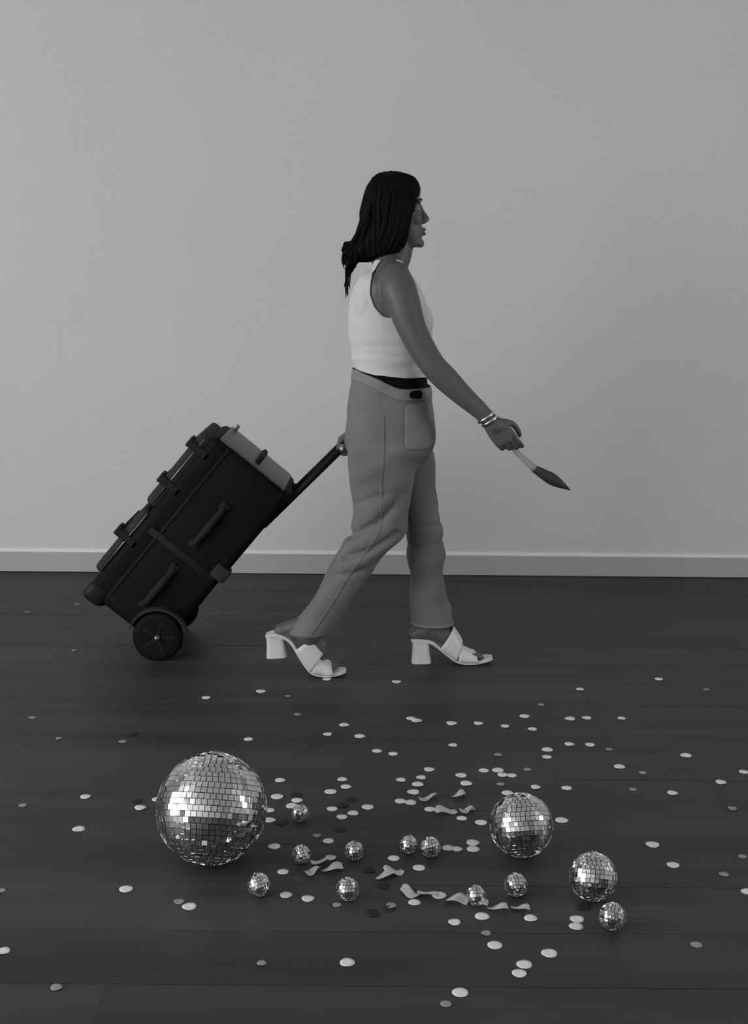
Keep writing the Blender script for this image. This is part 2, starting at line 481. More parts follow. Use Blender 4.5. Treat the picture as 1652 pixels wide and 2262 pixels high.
struct(link('window_1', to_mesh(bm, 'window_frame', False), M['trim']))

# skirting board with a rounded, slightly proud top lip
bm = bmesh.new()
prof = [(0, .003), (-.014, .003), (-.014, .091), (-.0132, .093), (0, .093)]
rings = [[Vector((x, ROOM_Y1 + p[0], p[1])) for p in prof] for x in (ROOM_X0, ROOM_X1)]
loft(bm, rings)
struct(link('baseboard_back', to_mesh(bm, 'baseboard', False), M['trim']))
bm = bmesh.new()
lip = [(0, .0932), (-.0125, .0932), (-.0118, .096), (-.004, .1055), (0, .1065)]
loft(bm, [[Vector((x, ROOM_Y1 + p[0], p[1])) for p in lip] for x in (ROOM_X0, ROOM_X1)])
struct(link('trim_highlight', to_mesh(bm, 'trim', False), M['skirting_highlight']))  # top lip whitened to stand for the bright line of light on it
bm = bmesh.new()
rings = [[Vector((ROOM_X1 + p[0], y, p[1])) for p in prof] for y in (ROOM_Y0, ROOM_Y1 - .014)]
loft(bm, rings)
struct(link('baseboard_right', to_mesh(bm, 'baseboard', False), M['trim']))

# ---------------------------------------------------------------- the walking woman
YC = 4.03
person = empty('person', (0.05, YC, 0), label='woman in white tank top and light jeans striding along pulling a suitcase', cat='person')

bm = bmesh.new()
slices(bm, TORSO, YC, 2.3)
# bust, shoulder blades, trapezius, neck
for s in (-1, 1):
    ball_(bm, (.118, YC + s * .062, 1.185), (.062, .062, .068))
    ball_(bm, (-.02, YC + s * .075, 1.25), (.05, .06, .085))
    tube(bm, [(.035, YC + s * .02, 1.375, .05), (.04, YC + s * .075, 1.335, .046), (.05, YC + s * .125, 1.31, .045)])
tube(bm, [(.03, YC, 1.30, .062), (.05, YC, 1.36, .054), (.066, YC, 1.40, .050), (.07, YC, 1.45, .052)])
torso_only = remesh(bm.copy(), .004, 8)

# limbs
for A in (ARM_R, ARM_L):
    tube(bm, A, k=20)
for rows_, Y in ((LEG_R, 3.945), (LEG_L, 4.115)):
    pts = [((r[1] + r[2]) / 2, Y, r[0], min((r[2] - r[1]) / 2, r[3]) * (.86 if r[0] > .5 else .66)) for r in rows_]
    tube(bm, pts, k=20, per=3)

# head
ball_(bm, (.052, YC, 1.553), (.086, .072, .084), 28)
slices(bm, [(1.608, .0, .141, .058), (1.58, .0, .1395, .063), (1.557, .0, .136, .064), (1.535, .0, .1375, .064), (1.51, .005, .1425, .064),
            (1.487, .012, .1455, .060), (1.465, .028, .1475, .054), (1.445, .045, .146, .047), (1.428, .062, .147, .037), (1.418, .075, .143, .028)], YC, 2.3)
tube(bm, [(.136, YC, 1.552, .007), (.147, YC, 1.528, .0085), (.160, YC, 1.507, .0105)], k=12)
for s in (-1, 1):
    ball_(bm, (.152, YC + s * .011, 1.500), (.0105, .0075, .0085), 12)
    ball_(bm, (.1335, YC + s * .030, 1.560), (.010, .024, .006), 12)       # brow
    ball_(bm, (.120, YC + s * .036, 1.505), (.022, .020, .020), 12)       # cheek
    ball_(bm, (.040, YC + s * .072, 1.520), (.018, .008, .030), 12)       # ear
    ball_(bm, (.1245, YC + s * .030, 1.5385), (.0135, .0145, .0095), 12)  # eyelids
ball_(bm, (.1495, YC, 1.4745), (.0085, .021, .0055), 12)
ball_(bm, (.1480, YC, 1.4605), (.0085, .019, .0060), 12)
ball_(bm, (.1420, YC, 1.430), (.013, .020, .014), 12)


def finger(b, base, dirs, lens, r0):
    pts = [tuple(base) + (r0,)]
    p = Vector(base)
    for i, (d, l) in enumerate(zip(dirs, lens)):
        p = p + Vector(d).normalized() * l
        pts.append(tuple(p) + (r0 * (.94 - .11 * i),))
    tube(b, pts, k=12, per=2)
    return p


# right hand: precision hold on the thin rod
W = Vector(ARM_R[-1][:3])
d = (Vector(HANDPTS_R[1][:3]) - W).normalized()
nb = Vector((0, -1, 0))              # back of the hand
sd = d.cross(nb).normalized()
if sd.x < 0:
    sd = -sd
tube(bm, [tuple(W) + (.0245,), tuple(W + d * .02 + sd * .002) + (.026,)], k=16)
for i, off in enumerate((.027, .009, -.009, -.026)):
    tube(bm, [tuple(W + d * .005 + sd * off * .55) + (.0155,), tuple(W + d * .045 + sd * off * .85) + (.0145,), tuple(W + d * (.082 - .003 * abs(i - 1)) + sd * off) + (.0115,)], k=12, per=2)
tips = []
for off, l, cu in ((.027, .94, (18, 48, 70)), (.009, 1.0, (28, 62, 88)), (-.009, .95, (36, 76, 108)), (-.026, .78, (44, 90, 125))):
    i = [.027, .009, -.009, -.026].index(off)
    base = W + d * (.080 - .003 * abs(i - 1)) + sd * off
    dirs = [d * math.cos(math.radians(a)) - nb * math.sin(math.radians(a)) for a in cu]
    tips.append(finger(bm, base, dirs, [.040 * l, .026 * l, .020 * l], .0092))
tb = W + d * .022 + sd * .026 - nb * .008
finger(bm, tb, [d * .75 + sd * .55 - nb * .25, d * .95 - nb * .42 + sd * .05, d * .9 - nb * .35 - sd * .25], [.038, .030, .024], .0108)

# left hand: closed round the trolley grip
WL = Vector(ARM_L[-1][:3])
GRIP = Vector((-.108, 4.275, .742))
dl = (GRIP - WL).normalized()
side = Vector((0, 1, 0))
nl = dl.cross(side).normalized()
if nl.x > 0:
    nl = -nl                         # back of the hand faces away from the walking direction
for i, off in enumerate((-.027, -.009, .009, .026)):
    tube(bm, [tuple(WL + side * off * .5) + (.015,), tuple(WL + dl * .035 + side * off * .85 + nl * .008) + (.0145,), tuple(WL + dl * .052 + side * off + nl * .018) + (.011,)], k=12, per=2)
    base = WL + dl * .052 + side * off + nl * .018
    dirs = [dl * math.cos(math.radians(a)) - nl * math.sin(math.radians(a)) for a in (20, 85, 150)]
    finger(bm, base, dirs, [.034, .026, .02], .009)
finger(bm, WL + dl * .015 - side * .028, [dl - nl * .4 - side * .3, dl - nl * 1.0, -nl + dl * .2 + side * .3], [.03, .026, .02], .0105)

# feet
def foot(b, F, Y, sole):
    an, an2, he, ba, to = [Vector(p[:3]) for p in F]
    tube(b, [tuple(an) + (.036,), tuple(an2) + (.036,), tuple((an2 + he) / 2) + (.034,)], k=16)
    ball_(b, he, (.028, .026, .027), 16)
    tube(b, [tuple(an) + (.033,), tuple(an.lerp(he, .6)) + (.028,), tuple(he) + (.025,)], k=16)
    tube(b, [tuple(an2) + (.036,), tuple(an2.lerp(ba, .5) + (Vector((.022, 0, .006)) if Y < YC else Vector((.014, 0, .012)))) + (.036,), tuple(ba + Vector((0, 0, .004))) + (.027,)], k=16)
    tube(b, [tuple(he) + (.026,), tuple(he.lerp(ba, .55)) + (.026,), tuple(ba) + (.022,)], k=16)
    for off in (-.022, .022):
        tube(b, [tuple(he.lerp(ba, .6) + Vector((0, off * .5, 0))) + (.020,), tuple(ba + Vector((0, off, -.004))) + (.016,)], k=12)
    for i, off in enumerate((-.028, -.013, .001, .014, .027)):
        k = (1.0 if Y > YC else -1.0)
        o = off * k
        big = i == 0
        e = to + Vector((-.004 * i * i * .35, o * .95, 0))
        tube(b, [tuple(ba + Vector((0, o * .9, -.004))) + (.011,), tuple(e + Vector((-.012, 0, .004))) + (.0105 if big else .0085,), tuple(e) + (.0095 if big else .0075,)], k=10, per=2)


foot(bm, FOOTPTS_NEAR, 3.955, None)
foot(bm, FOOTPTS_FAR, 4.10, None)
body = link('body', remesh(bm, .0034, 5), M['skin'], person)

for s in (-1, 1):
    bm = bmesh.new()
    ball_(bm, (.1255, YC + s * .030, 1.5365), .0125, 16)
    e = link('eye', to_mesh(bm, 'eye'), M['eye'], person)
    bm = bmesh.new()
    ball_(bm, (.1345, YC + s * .030, 1.5365), (.0042, .0058, .0058), 12)
    link('iris', to_mesh(bm, 'iris'), M['iris'], e)
    bm = bmesh.new()
    tube(bm, [(.1400, YC + s * .010, 1.5625, .003), (.1405, YC + s * .026, 1.5665, .0038), (.130, YC + s * .046, 1.562, .002)], k=8)
    link('eyebrow', to_mesh(bm, 'eyebrow'), M['hair'], person)
bm = bmesh.new()
for z, h in ((1.4745, .0052), (1.4605, .0058)):
    ball_(bm, (.1515, YC, z), (.0082, .018, h), 16)
link('lips', to_mesh(bm, 'lips'), M['lip'], person)

# hair: swept-back shoulder-length volume with separate locks
bm = bmesh.new()
slices(bm, HAIR, YC, 2.9)
tube(bm, [(-.03, YC, 1.43, .04), (-.068, YC + .0, 1.405, .030), (-.083, YC, 1.36, .016), (-.085, YC, 1.335, .006)], k=14)
hm = remesh(bm, .005, 8)
bm = bmesh.new()
bm.from_mesh(hm)
bm.normal_update()
for v in bm.verts:
    a = math.atan2(v.co.y - YC, v.co.x - .03)
    v.co += v.normal * (.0028 * math.sin(a * 34 + 3 * noise.noise(v.co * 18)) + .006 * noise.noise(v.co * 14))
bpy.data.meshes.remove(hm)
r = random.Random(11)
for i in range(46):
    s = r.uniform(-1, 1)
    y = YC + s * .08
    z0 = r.uniform(1.47, 1.56)
    zt = r.uniform(1.37, 1.43)
    xb = -.045 - .03 * r.random()
    L_ = [(-.035 + .02 * abs(s), y, z0, .007), (-.05 + .02 * abs(s), y * .6 + YC * .4 + s * .036, (z0 + 1.46) / 2, .008), (xb, YC + s * .075, 1.435, .007),
          (xb - .03 * r.random() - .01, YC + s * .07, zt, .004), (xb - .03 * r.random() - .012, YC + s * .066, zt - r.uniform(.01, .035), .0012)]
    tube(bm, L_, k=6, per=3, ends=False)
for i in range(18):   # long wisps down the upper back
    s = r.uniform(-.6, .6)
    zt = r.uniform(1.25, 1.33)
    tube(bm, [(-.07, YC + s * .06, 1.40, .005), (-.088 + r.uniform(-.01, .006), YC + s * .06, 1.35, .004), (-.092 + r.uniform(-.012, .008), YC + s * .06, zt, .001)], k=5, per=3, ends=False)
for i in range(36):   # locks along the side of the face
    s = -1 if i % 2 else 1
    q = r.random()
    x0 = .01 + .09 * q
    yy = YC + s * (.090 + .004 * r.random())
    tube(bm, [(x0, YC + s * .06, 1.622 - .02 * q, .006), (x0 + .006, yy, 1.575, .007), (x0 - .002, yy + s * .004, 1.50, .0075), (x0 - .018, yy - s * .002, 1.44, .006), (x0 - .04, yy - s * .014, 1.40, .002)], k=6, per=3, ends=False)
link('hair', to_mesh(bm, 'hair'), M['hair'], person)

# tank top cut from the torso surface
def tank_keep(c):
    v = abs(c.y - YC)
    hem = interp(c.x, [(-.07, 1.034), (.0, 1.016), (.09, 1.006), (.2, 1.003)])
    if c.z < hem:
        return False
    if c.z > 1.375:
        return False
    arm = interp(c.z, [(1.175, .30), (1.19, .155), (1.22, .122), (1.26, .104), (1.30, .098), (1.345, .096), (1.4, .09)])
    neck = interp(c.z, [(1.235, -.01), (1.25, .03), (1.285, .052), (1.33, .062), (1.4, .06)]) if c.x > .04 else \
        interp(c.z, [(1.275, -.01), (1.285, .03), (1.31, .055), (1.345, .064), (1.4, .062)])
    xa = interp(c.z, [(1.172, .20), (1.178, .085), (1.198, .03), (1.23, -.002), (1.27, -.017), (1.35, -.008)])
    if c.x < xa and v > .07:
        return neck < v
    return neck < v < arm


def loose(c):
    return .0055 + max(0, min(1, (1.2 - c.z) / .13)) * (.007 + .007 * noise.noise(Vector((c.x * 7, c.y * 7, c.z * 22 + c.x * 5))) + .004 * noise.noise(Vector((c.x * 12, c.y * 12, c.z * 40))))


link('tank_top', shell(torso_only, loose, tank_keep, .002, 'tank_top', 18), M['tank'], person)
link('waistband', shell(torso_only, .0035, lambda c: .93 < c.z < 1.045, .001, 'waistband'), M['black'], person)

# jeans
bm = bmesh.new()
slices(bm, PELVIS, YC, 2.3)
slices(bm, LEG_R, 3.945, 2.2, hem=True)
slices(bm, LEG_L, 4.115, 2.2, hem=True)
jm = remesh(bm, .005, 12)
bm = bmesh.new()
bm.from_mesh(jm)
bm.normal_update()
for v in bm.verts:
    c = v.co
    near = c.y < YC
    low = max(0, min(1, (.62 - c.z) / .12))
    knee = math.exp(-((c.z - (.46 if near else .48)) / .11) ** 2)
    hipm = math.exp(-((c.z - .76) / .09) ** 2)
    slope = .75 if near else .25
    q = Vector((c.x * 4, c.y * 5, (c.z - slope * c.x) * 17))
    fold = noise.noise(q)
    fold2 = noise.noise(Vector((c.x * 7 + 4, c.y * 7, c.z * 9)))
    amp = .003 + .006 * knee + .003 * hipm + .002 * low
    hemz = .146 if near else .134
    free = max(0, min(1, (c.z - hemz - .012) / .05))
    dsp = (amp * fold * 1.5 + .005 * fold2) * free
    for pts_, y_lo, y_hi, dep, wid in CREASES:
        if y_lo < c.y < y_hi:
            best = 9
            for (ax_, az_), (bx_, bz_) in zip(pts_, pts_[1:]):
                ux, uz = bx_ - ax_, bz_ - az_
                tt = max(0, min(1, ((c.x - ax_) * ux + (c.z - az_) * uz) / (ux * ux + uz * uz)))
                best = min(best, math.hypot(c.x - ax_ - tt * ux, c.z - az_ - tt * uz))
            dsp += dep * (-math.exp(-(best / (wid * .7)) ** 2) + .22 * math.exp(-((best - 2.0 * wid) / wid) ** 2))
    v.co = c + v.normal * dsp
crotch = [v for v in bm.verts if .58 < v.co.z < .84 and (abs(v.co.y - YC) < .105 or v.co.x > .06)]
for _ in range(45):
    bmesh.ops.smooth_vert(bm, verts=crotch, factor=.5, use_axis_x=True, use_axis_y=True, use_axis_z=True)
ztop = [(-.1, 1.030), (-.056, 1.027), (.0, 1.008), (.08, .970), (.2, .972)]
bmesh.ops.delete(bm, geom=[f for f in bm.faces if f.calc_center_median().z > interp(f.calc_center_median().x, ztop)], context='FACES')
relax_border(bm, 18)
jeans = link('jeans', to_mesh(bm, 'jeans'), M['jeans'], person)


def jeans_shell(name, keep, off, m, thick=.0015):
    return link(name, shell(jeans.data, off, keep, thick, name), m, jeans)


jeans_shell('jeans_waistband', lambda c: c.z > interp(c.x, ztop) - .034 and c.z > .92, .003, M['pocket'])
jeans_shell('front_pocket', lambda c: .095 < c.x and .785 < c.z < .925 and c.y < YC - .03, .003, M['pocket'])
def seam_x(z):
    return interp(-z, [(-r_[0], (r_[1] + r_[2]) / 2) for r_ in LEG_R])


jeans_shell('side_seam', lambda c: c.y < 3.915 and .16 < c.z < .9 and abs(c.x - seam_x(c.z)) < .0055, .0010, M['jeans'], .0006)
jeans_shell('belt_buckle', lambda c: .108 < c.x < .148 and .940 < c.z < .968 and c.y < YC, .006, M['black'], .003)
jeans_shell('hem_stitching', lambda c: c.z < .155 and c.x > .05 and .137 < c.z < .148, .0015, M['pocket'], .0006)


# sandals
def sandal(name, S, H, Y, fu, parent):
    """white block-heeled mule: sole, heel, two crossing straps"""
    rows_ = dense([tuple(p[:3]) for p in S], 6)
    N = len(rows_)
    bm = bmesh.new()
    rings = []
    for i, p in enumerate(rows_):
        t = i / (N - 1)
        w = interp(t, [(0, .018), (.06, .028), (.25, .029), (.45, .031), (.68, .042), (.85, .041), (.95, .028), (1, .012)])
        th = .006
        a = Vector(rows_[max(i - 1, 0)])
        b = Vector(rows_[min(i + 1, N - 1)])
        dd = (b - a).normalized()
        up = Vector((-dd.z, 0, dd.x))
        P = Vector(p)
        rings.append([P + Vector((0, sy * w, 0)) + up * (sz * th) for sy, sz in ((-1, -.8), (-1, .6), (-.9, 1), (.9, 1), (1, .6), (1, -.8), (.9, -1), (-.9, -1))])
    loft(bm, rings)
    root = link(name, to_mesh(bm, 'sole', False), M['leather'], parent)
    # block heel
    top, bot = Vector(H[0][:3]), Vector(H[1][:3])
    if bot.z < 0:
        bot.z = 0.001
    ax = (bot - top).normalized()
    fx = Vector((-ax.z, 0, ax.x))
    bm = bmesh.new()
    rings = []
    for k_, (wx, wy) in ((0, (.030, .027)), (.5, (.031, .028)), (1, (.035, .030))):
        c = top.lerp(bot, k_)
        rings.append([c + fx * (wx * math.copysign(abs(math.cos(a)) ** .45, math.cos(a))) + Vector((0, wy * math.copysign(abs(math.sin(a)) ** .45, math.sin(a)), 0))
                      for a in [2 * PI * j / 24 for j in range(24)]])
    loft(bm, rings)
    link('block_heel', to_mesh(bm, 'block_heel', False), M['leather'], root)
    # straps
    def at(t):
        f = t * (N - 1)
        i = min(int(f), N - 2)
        return Vector(rows_[i]).lerp(Vector(rows_[i + 1]), f - i)
    for (tn0, tn1, tf0, tf1, h0, h1, lean0, lean1) in fu:
        bm = bmesh.new()
        grid = []
        K = 18
        for k_ in range(K + 1):
            a = PI * k_ / K
            f = k_ / K
            rowv = []
            for j in range(7):
                g = j / 6
                base = at((tn0 + (tn1 - tn0) * g) * (1 - f) + (tf0 + (tf1 - tf0) * g) * f)
                h = h0 + (h1 - h0) * g
                ln_ = lean0 + (lean1 - lean0) * g
                s = math.sin(a) ** .7
                tq = min(max((tn0 + (tn1 - tn0) * g) * (1 - f) + (tf0 + (tf1 - tf0) * g) * f, .06), .94)
                dd = (at(tq + .06) - at(tq - .06)).normalized()
                upn = (Vector((-dd.z, 0, dd.x)) + Vector((0, 0, .15))).normalized()
                rowv.append(bm.verts.new(base + Vector((0, -.042 * math.cos(a), 0)) + upn * (h * s + .0015 * math.sin(PI * g)) + dd * (ln_ * s)))
            grid.append(rowv)
        for k_ in range(K):
            for j in range(6):
                bm.faces.new((grid[k_][j], grid[k_ + 1][j], grid[k_ + 1][j + 1], grid[k_][j + 1]))
        bm.normal_update()
        thicken(bm, .003)
        link('strap', to_mesh(bm, 'strap'), M['leather'], root)
    return root


sandal('sandal', SANDAL_NEAR, SANDAL_NEAR_HEEL, 3.955,
       [(.42, .66, .42, .64, .098, .084, .0, .0), (.66, .88, .62, .84, .066, .034, -.004, .0)], person)
sandal('sandal', SANDAL_FAR, SANDAL_FAR_HEEL, 4.10,
       [(.42, .64, .38, .60, .085, .062, .006, .0), (.66, .86, .60, .82, .056, .030, -.006, .0)], person)


def torus(bm, c, axis, R, r_, k=36, m=10, sq=1.0):
    ax = Vector(axis).normalized()
    u = ax.orthogonal().normalized()
    v = ax.cross(u)
    rings = []
    g = []
    for i in range(k):
        a = 2 * PI * i / k
        rd = u * math.cos(a) + v * math.sin(a)
        g.append([bm.verts.new(Vector(c) + rd * (R + r_ * math.cos(2 * PI * j / m)) + ax * (r_ * sq * math.sin(2 * PI * j / m))) for j in range(m)])
    for i in range(k):
        for j in range(m):
            bm.faces.new((g[i][j], g[(i + 1) % k][j], g[(i + 1) % k][(j + 1) % m], g[i][(j + 1) % m]))


fa = (Vector(ARM_R[-1][:3]) - Vector(ARM_R[-2][:3])).normalized()
for t, rr_ in ((.60, .0285), (.92, .0272)):
    bm = bmesh.new()
    torus(bm, Vector(ARM_R[-2][:3]).lerp(Vector(ARM_R[-1][:3]), t), fa + Vector((.0, 0, -.25)), rr_ + .002, .0028, sq=1.8)
    tag(link('bracelet', to_mesh(bm, 'bracelet'), M['silver'], person), label='shiny silver bracelet')
fa = (Vector(ARM_L[-1][:3]) - Vector(ARM_L[-2][:3])).normalized()
bm = bmesh.new()
torus(bm, Vector(ARM_L[-1][:3]) - fa * .006, fa, .029, .0028, sq=1.8)
tag(link('bracelet', to_mesh(bm, 'bracelet'), M['silver'], person), label='shiny silver bracelet')

# the thin rod in her right hand
p1, p2, p3 = [Vector(q[:3]) for q in HANDPTS_R[2:5]]
off = Vector((0, .034, 0))
start = W + d * .055 - nb * .030
p1, p2, p3 = p1 + off, p2 + off, p3 + off
rod = empty('slim_wand', tuple(p2), label='slim pale rod with dark tapered tip held low in the woman\'s forward hand', cat='wand')
bm = bmesh.new()
tube(bm, [tuple(start) + (.006,), tuple(p1) + (.0085,), tuple(p2) + (.0125,)], k=14)
link('shaft', to_mesh(bm, 'shaft'), M['wand_pale'], rod)
bm = bmesh.new()
tube(bm, [tuple(p2) + (.0128,), tuple(p2.lerp(p3, .22)) + (.0165,), tuple(p2.lerp(p3, .5)) + (.0195,), tuple(p2.lerp(p3, .75)) + (.0125,), tuple(p3) + (.002,)], k=16)
tag(link('tip', to_mesh(bm, 'tip'), M['wand_dark'], rod), label='dark tapered tip')

# ---------------------------------------------------------------- suitcase
B0 = Vector((-.754, 0, .013))
Lx = Vector((.637, 0, .771))
Tx = Vector((-.771, 0, .637))
Yn, Yf = 4.105, 4.455
# local axes: x along the case length, y across, z through its thickness (front = +)
CM = Matrix(((Lx.x, 0, Tx.x, B0.x), (0, 1, 0, 0), (Lx.z, 0, Tx.z, B0.z), (0, 0, 0, 1)))
suit = empty('suitcase', (-.75, 4.28, 0), label='black wheeled suitcase tilted on its wheels behind the woman', cat='suitcase')


def cpart(name, lo, hi, bev, m, parent=suit, seg=3, smooth=True):
    return link(name, box_mesh(name, lo, hi, bev, seg, CM, smooth), m, parent)


def put(p):
    return CM @ Vector(p)


shellb = cpart('body', (.02, Yn, .0), (.738, Yf, .285), .026, M['case'])
cpart('lid_panel', (.0, Yn + .002, .25), (.735, Yf - .002, .338), .026, M['case'], shellb)
cpart('top_panel', (.732, Yn + .015, .03), (.7415, Yf - .015, .31), .004, M['case_sheen'])  # dark case top, greyed in colour for the wall's reflection
cpart('back_panel', (.10, Yn + .03, .008), (.70, Yf - .03, .025), .006, M['case_grey'])
pu = cpart('front_pocket', (.40, Yn + .012, .325), (.715, Yf - .012, .375), .018, M['case_grey'])
pl = cpart('front_pocket', (.10, Yn + .012, .325), (.385, Yf - .012, .365), .018, M['case_grey'])
for p_, a, b, z in ((pu, .42, .70, .362), (pl, .115, .37, .352)):
    bm = bmesh.new()
    tube(bm, [tuple(put((l, Yn + .010, z - .012))) + (.0028,) for l in (a, b)], k=8, per=1)
    link('zip', to_mesh(bm, 'zip'), M['steel'], p_)
# compression straps with clips across the front pockets
for l in (.26, .50, .66):
    st = cpart('strap', (l - .014, Yn + .002, .30), (l + .014, Yf - .002, .3795), .003, M['strap'], seg=1, smooth=False)
    cpart('clip', (l - .02, Yn + .02, .376), (l + .02, Yn + .07, .390), .005, M['grip'], st)
# zip seam round the near side
for t in (.262,):
    bm = bmesh.new()
    tube(bm, [tuple(put(q)) + (.003,) for q in ((.07, Yn - .001, t), (.72, Yn - .001, t))], k=8, per=1)
    link('zip', to_mesh(bm, 'zip'), M['strap'], shellb)
# side carry handles and cross straps on the near side
for l0, l1 in ((.40, .56), (.12, .28)):
    bm = bmesh.new()
    tube(bm, [tuple(put((l0, Yn, .15))) + (.012,), tuple(put((l0 + .02, Yn - .010, .15))) + (.012,), tuple(put(((l0 + l1) / 2, Yn - .014, .15))) + (.014,),
              tuple(put((l1 - .02, Yn - .010, .15))) + (.012,), tuple(put((l1, Yn, .15))) + (.012,)], k=12)
    h = link('side_handle', to_mesh(bm, 'side_handle'), M['strap'], suit)
    for l in (l0 - .005, l1 + .005):
        cpart('handle_anchor', (l - .016, Yn - .005, .132), (l + .016, Yn, .168), .004, M['grip'], h)
cpart('side_strap', (.325, Yn - .003, .02), (.352, Yn, .30), .001, M['strap'], seg=1)
cpart('foot_bracket', (.345, Yn - .006, -.012), (.40, Yn + .05, .045), .008, M['case_grey'])
cpart('foot_bracket', (.345, Yf - .05, -.012), (.40, Yf + .012, .045), .008, M['case_grey'])
cpart('corner_guard', (-.004, Yn - .003, .26), (.075, Yn + .05, .343), .024, M['grip'])
cpart('corner_guard', (-.004, Yf - .05, .26), (.075, Yf + .003, .343), .024, M['grip'])
# top carry handle
bm = bmesh.new()
ym = (Yn + Yf) / 2
tube(bm, [tuple(put((.735, ym - .10, .16))) + (.009,), tuple(put((.757, ym - .08, .16))) + (.010,), tuple(put((.762, ym, .16))) + (.012,), tuple(put((.757, ym + .08, .16))) + (.010,), tuple(put((.735, ym + .10, .16))) + (.009,)], k=12)
link('top_handle', to_mesh(bm, 'top_handle'), M['strap'], suit)
cpart('zip_pull', (.735, Yf - .05, .285), (.765, Yf - .04, .30), .003, M['steel'])
# wheels
for y0_, y1_ in ((Yn - .032, Yn - .001), (Yf + .001, Yf + .032)):
    cy = (y0_ + y1_) / 2
    bm = bmesh.new()
    rings = []
    for yy, rr_ in ((y0_, .060), (y0_, .078), (y0_ + .006, .0865), (cy, .088), (y1_ - .006, .0865), (y1_, .078), (y1_, .060)):
        rings.append([Vector((-.748 + rr_ * math.cos(2 * PI * j / 40), yy, .088 + rr_ * math.sin(2 * PI * j / 40))) for j in range(40)])
    loft(bm, rings)
    w = link('wheel', to_mesh(bm, 'wheel'), M['rubber'], suit)
    bm = bmesh.new()
    for j in range(5):
        a = 2 * PI * j / 5 + .3
        add_box(bm, (-.006, y0_ - .002, .012), (.006, y1_ + .002, .06), M=Matrix.Translation((-.748, 0, .088)) @ Matrix.Rotation(a, 4, 'Y'))
    torus(bm, (-.748, cy, .088), (0, 1, 0), .058, .006)
    link('spokes', to_mesh(bm, 'spokes', False), M['grip'], w)
    bm = bmesh.new()
    tube(bm, [(-.748, y0_ - .006, .088, .010), (-.748, y1_ + .004, .088, .010)], k=16, per=1)
    link('axle_cap', to_mesh(bm, 'axle_cap'), M['steel'], w)
    # arched wheel guard
    bm = bmesh.new()
    rings = []
    for j in range(17):
        a = math.radians(10 + 150 * j / 16)
        rings.append([Vector((-.748 + rr_ * math.cos(a), yy, .088 + rr_ * math.sin(a))) for rr_, yy in ((.096, y0_ - .003), (.104, y0_ - .003), (.104, y1_ + .004), (.096, y1_ + .004))])
    loft(bm, rings)
    link('wheel_guard', to_mesh(bm, 'wheel_guard', False), M['case_grey'], suit)
# telescopic handle
TR = .035
g0 = GRIP
for y in (4.185, 4.365):
    bm = bmesh.new()
    a = Vector((-.306, y, .560)) - Lx * .12
    b = Vector((g0.x, y, g0.z))
    tube(bm, [tuple(a) + (.011,), tuple(b) + (.011,)], k=14, per=1)
    link('handle_tube', to_mesh(bm, 'handle_tube'), M['grip'], suit)
    bm = bmesh.new()
    e = a + Lx * .135
    tube(bm, [tuple(e - Lx * .03) + (.019,), tuple(e) + (.017,)], k=14, per=1)
    link('tube_socket', to_mesh(bm, 'tube_socket'), M['grip'], suit)
bm = bmesh.new()
tube(bm, [(g0.x, 4.172, g0.z, .0145), (g0.x, 4.378, g0.z, .0145)], k=16, per=1)
gr = link('grip', to_mesh(bm, 'grip'), M['grip'], suit)
bm = bmesh.new()
tube(bm, [(g0.x, 4.160, g0.z, .0155), (g0.x, 4.174, g0.z, .0155)], k=16, per=1)
link('grip_end', to_mesh(bm, 'grip_end'), M['steel'], gr)

# ---------------------------------------------------------------- mirror balls
CAM = Vector((0, 0, 1.34))


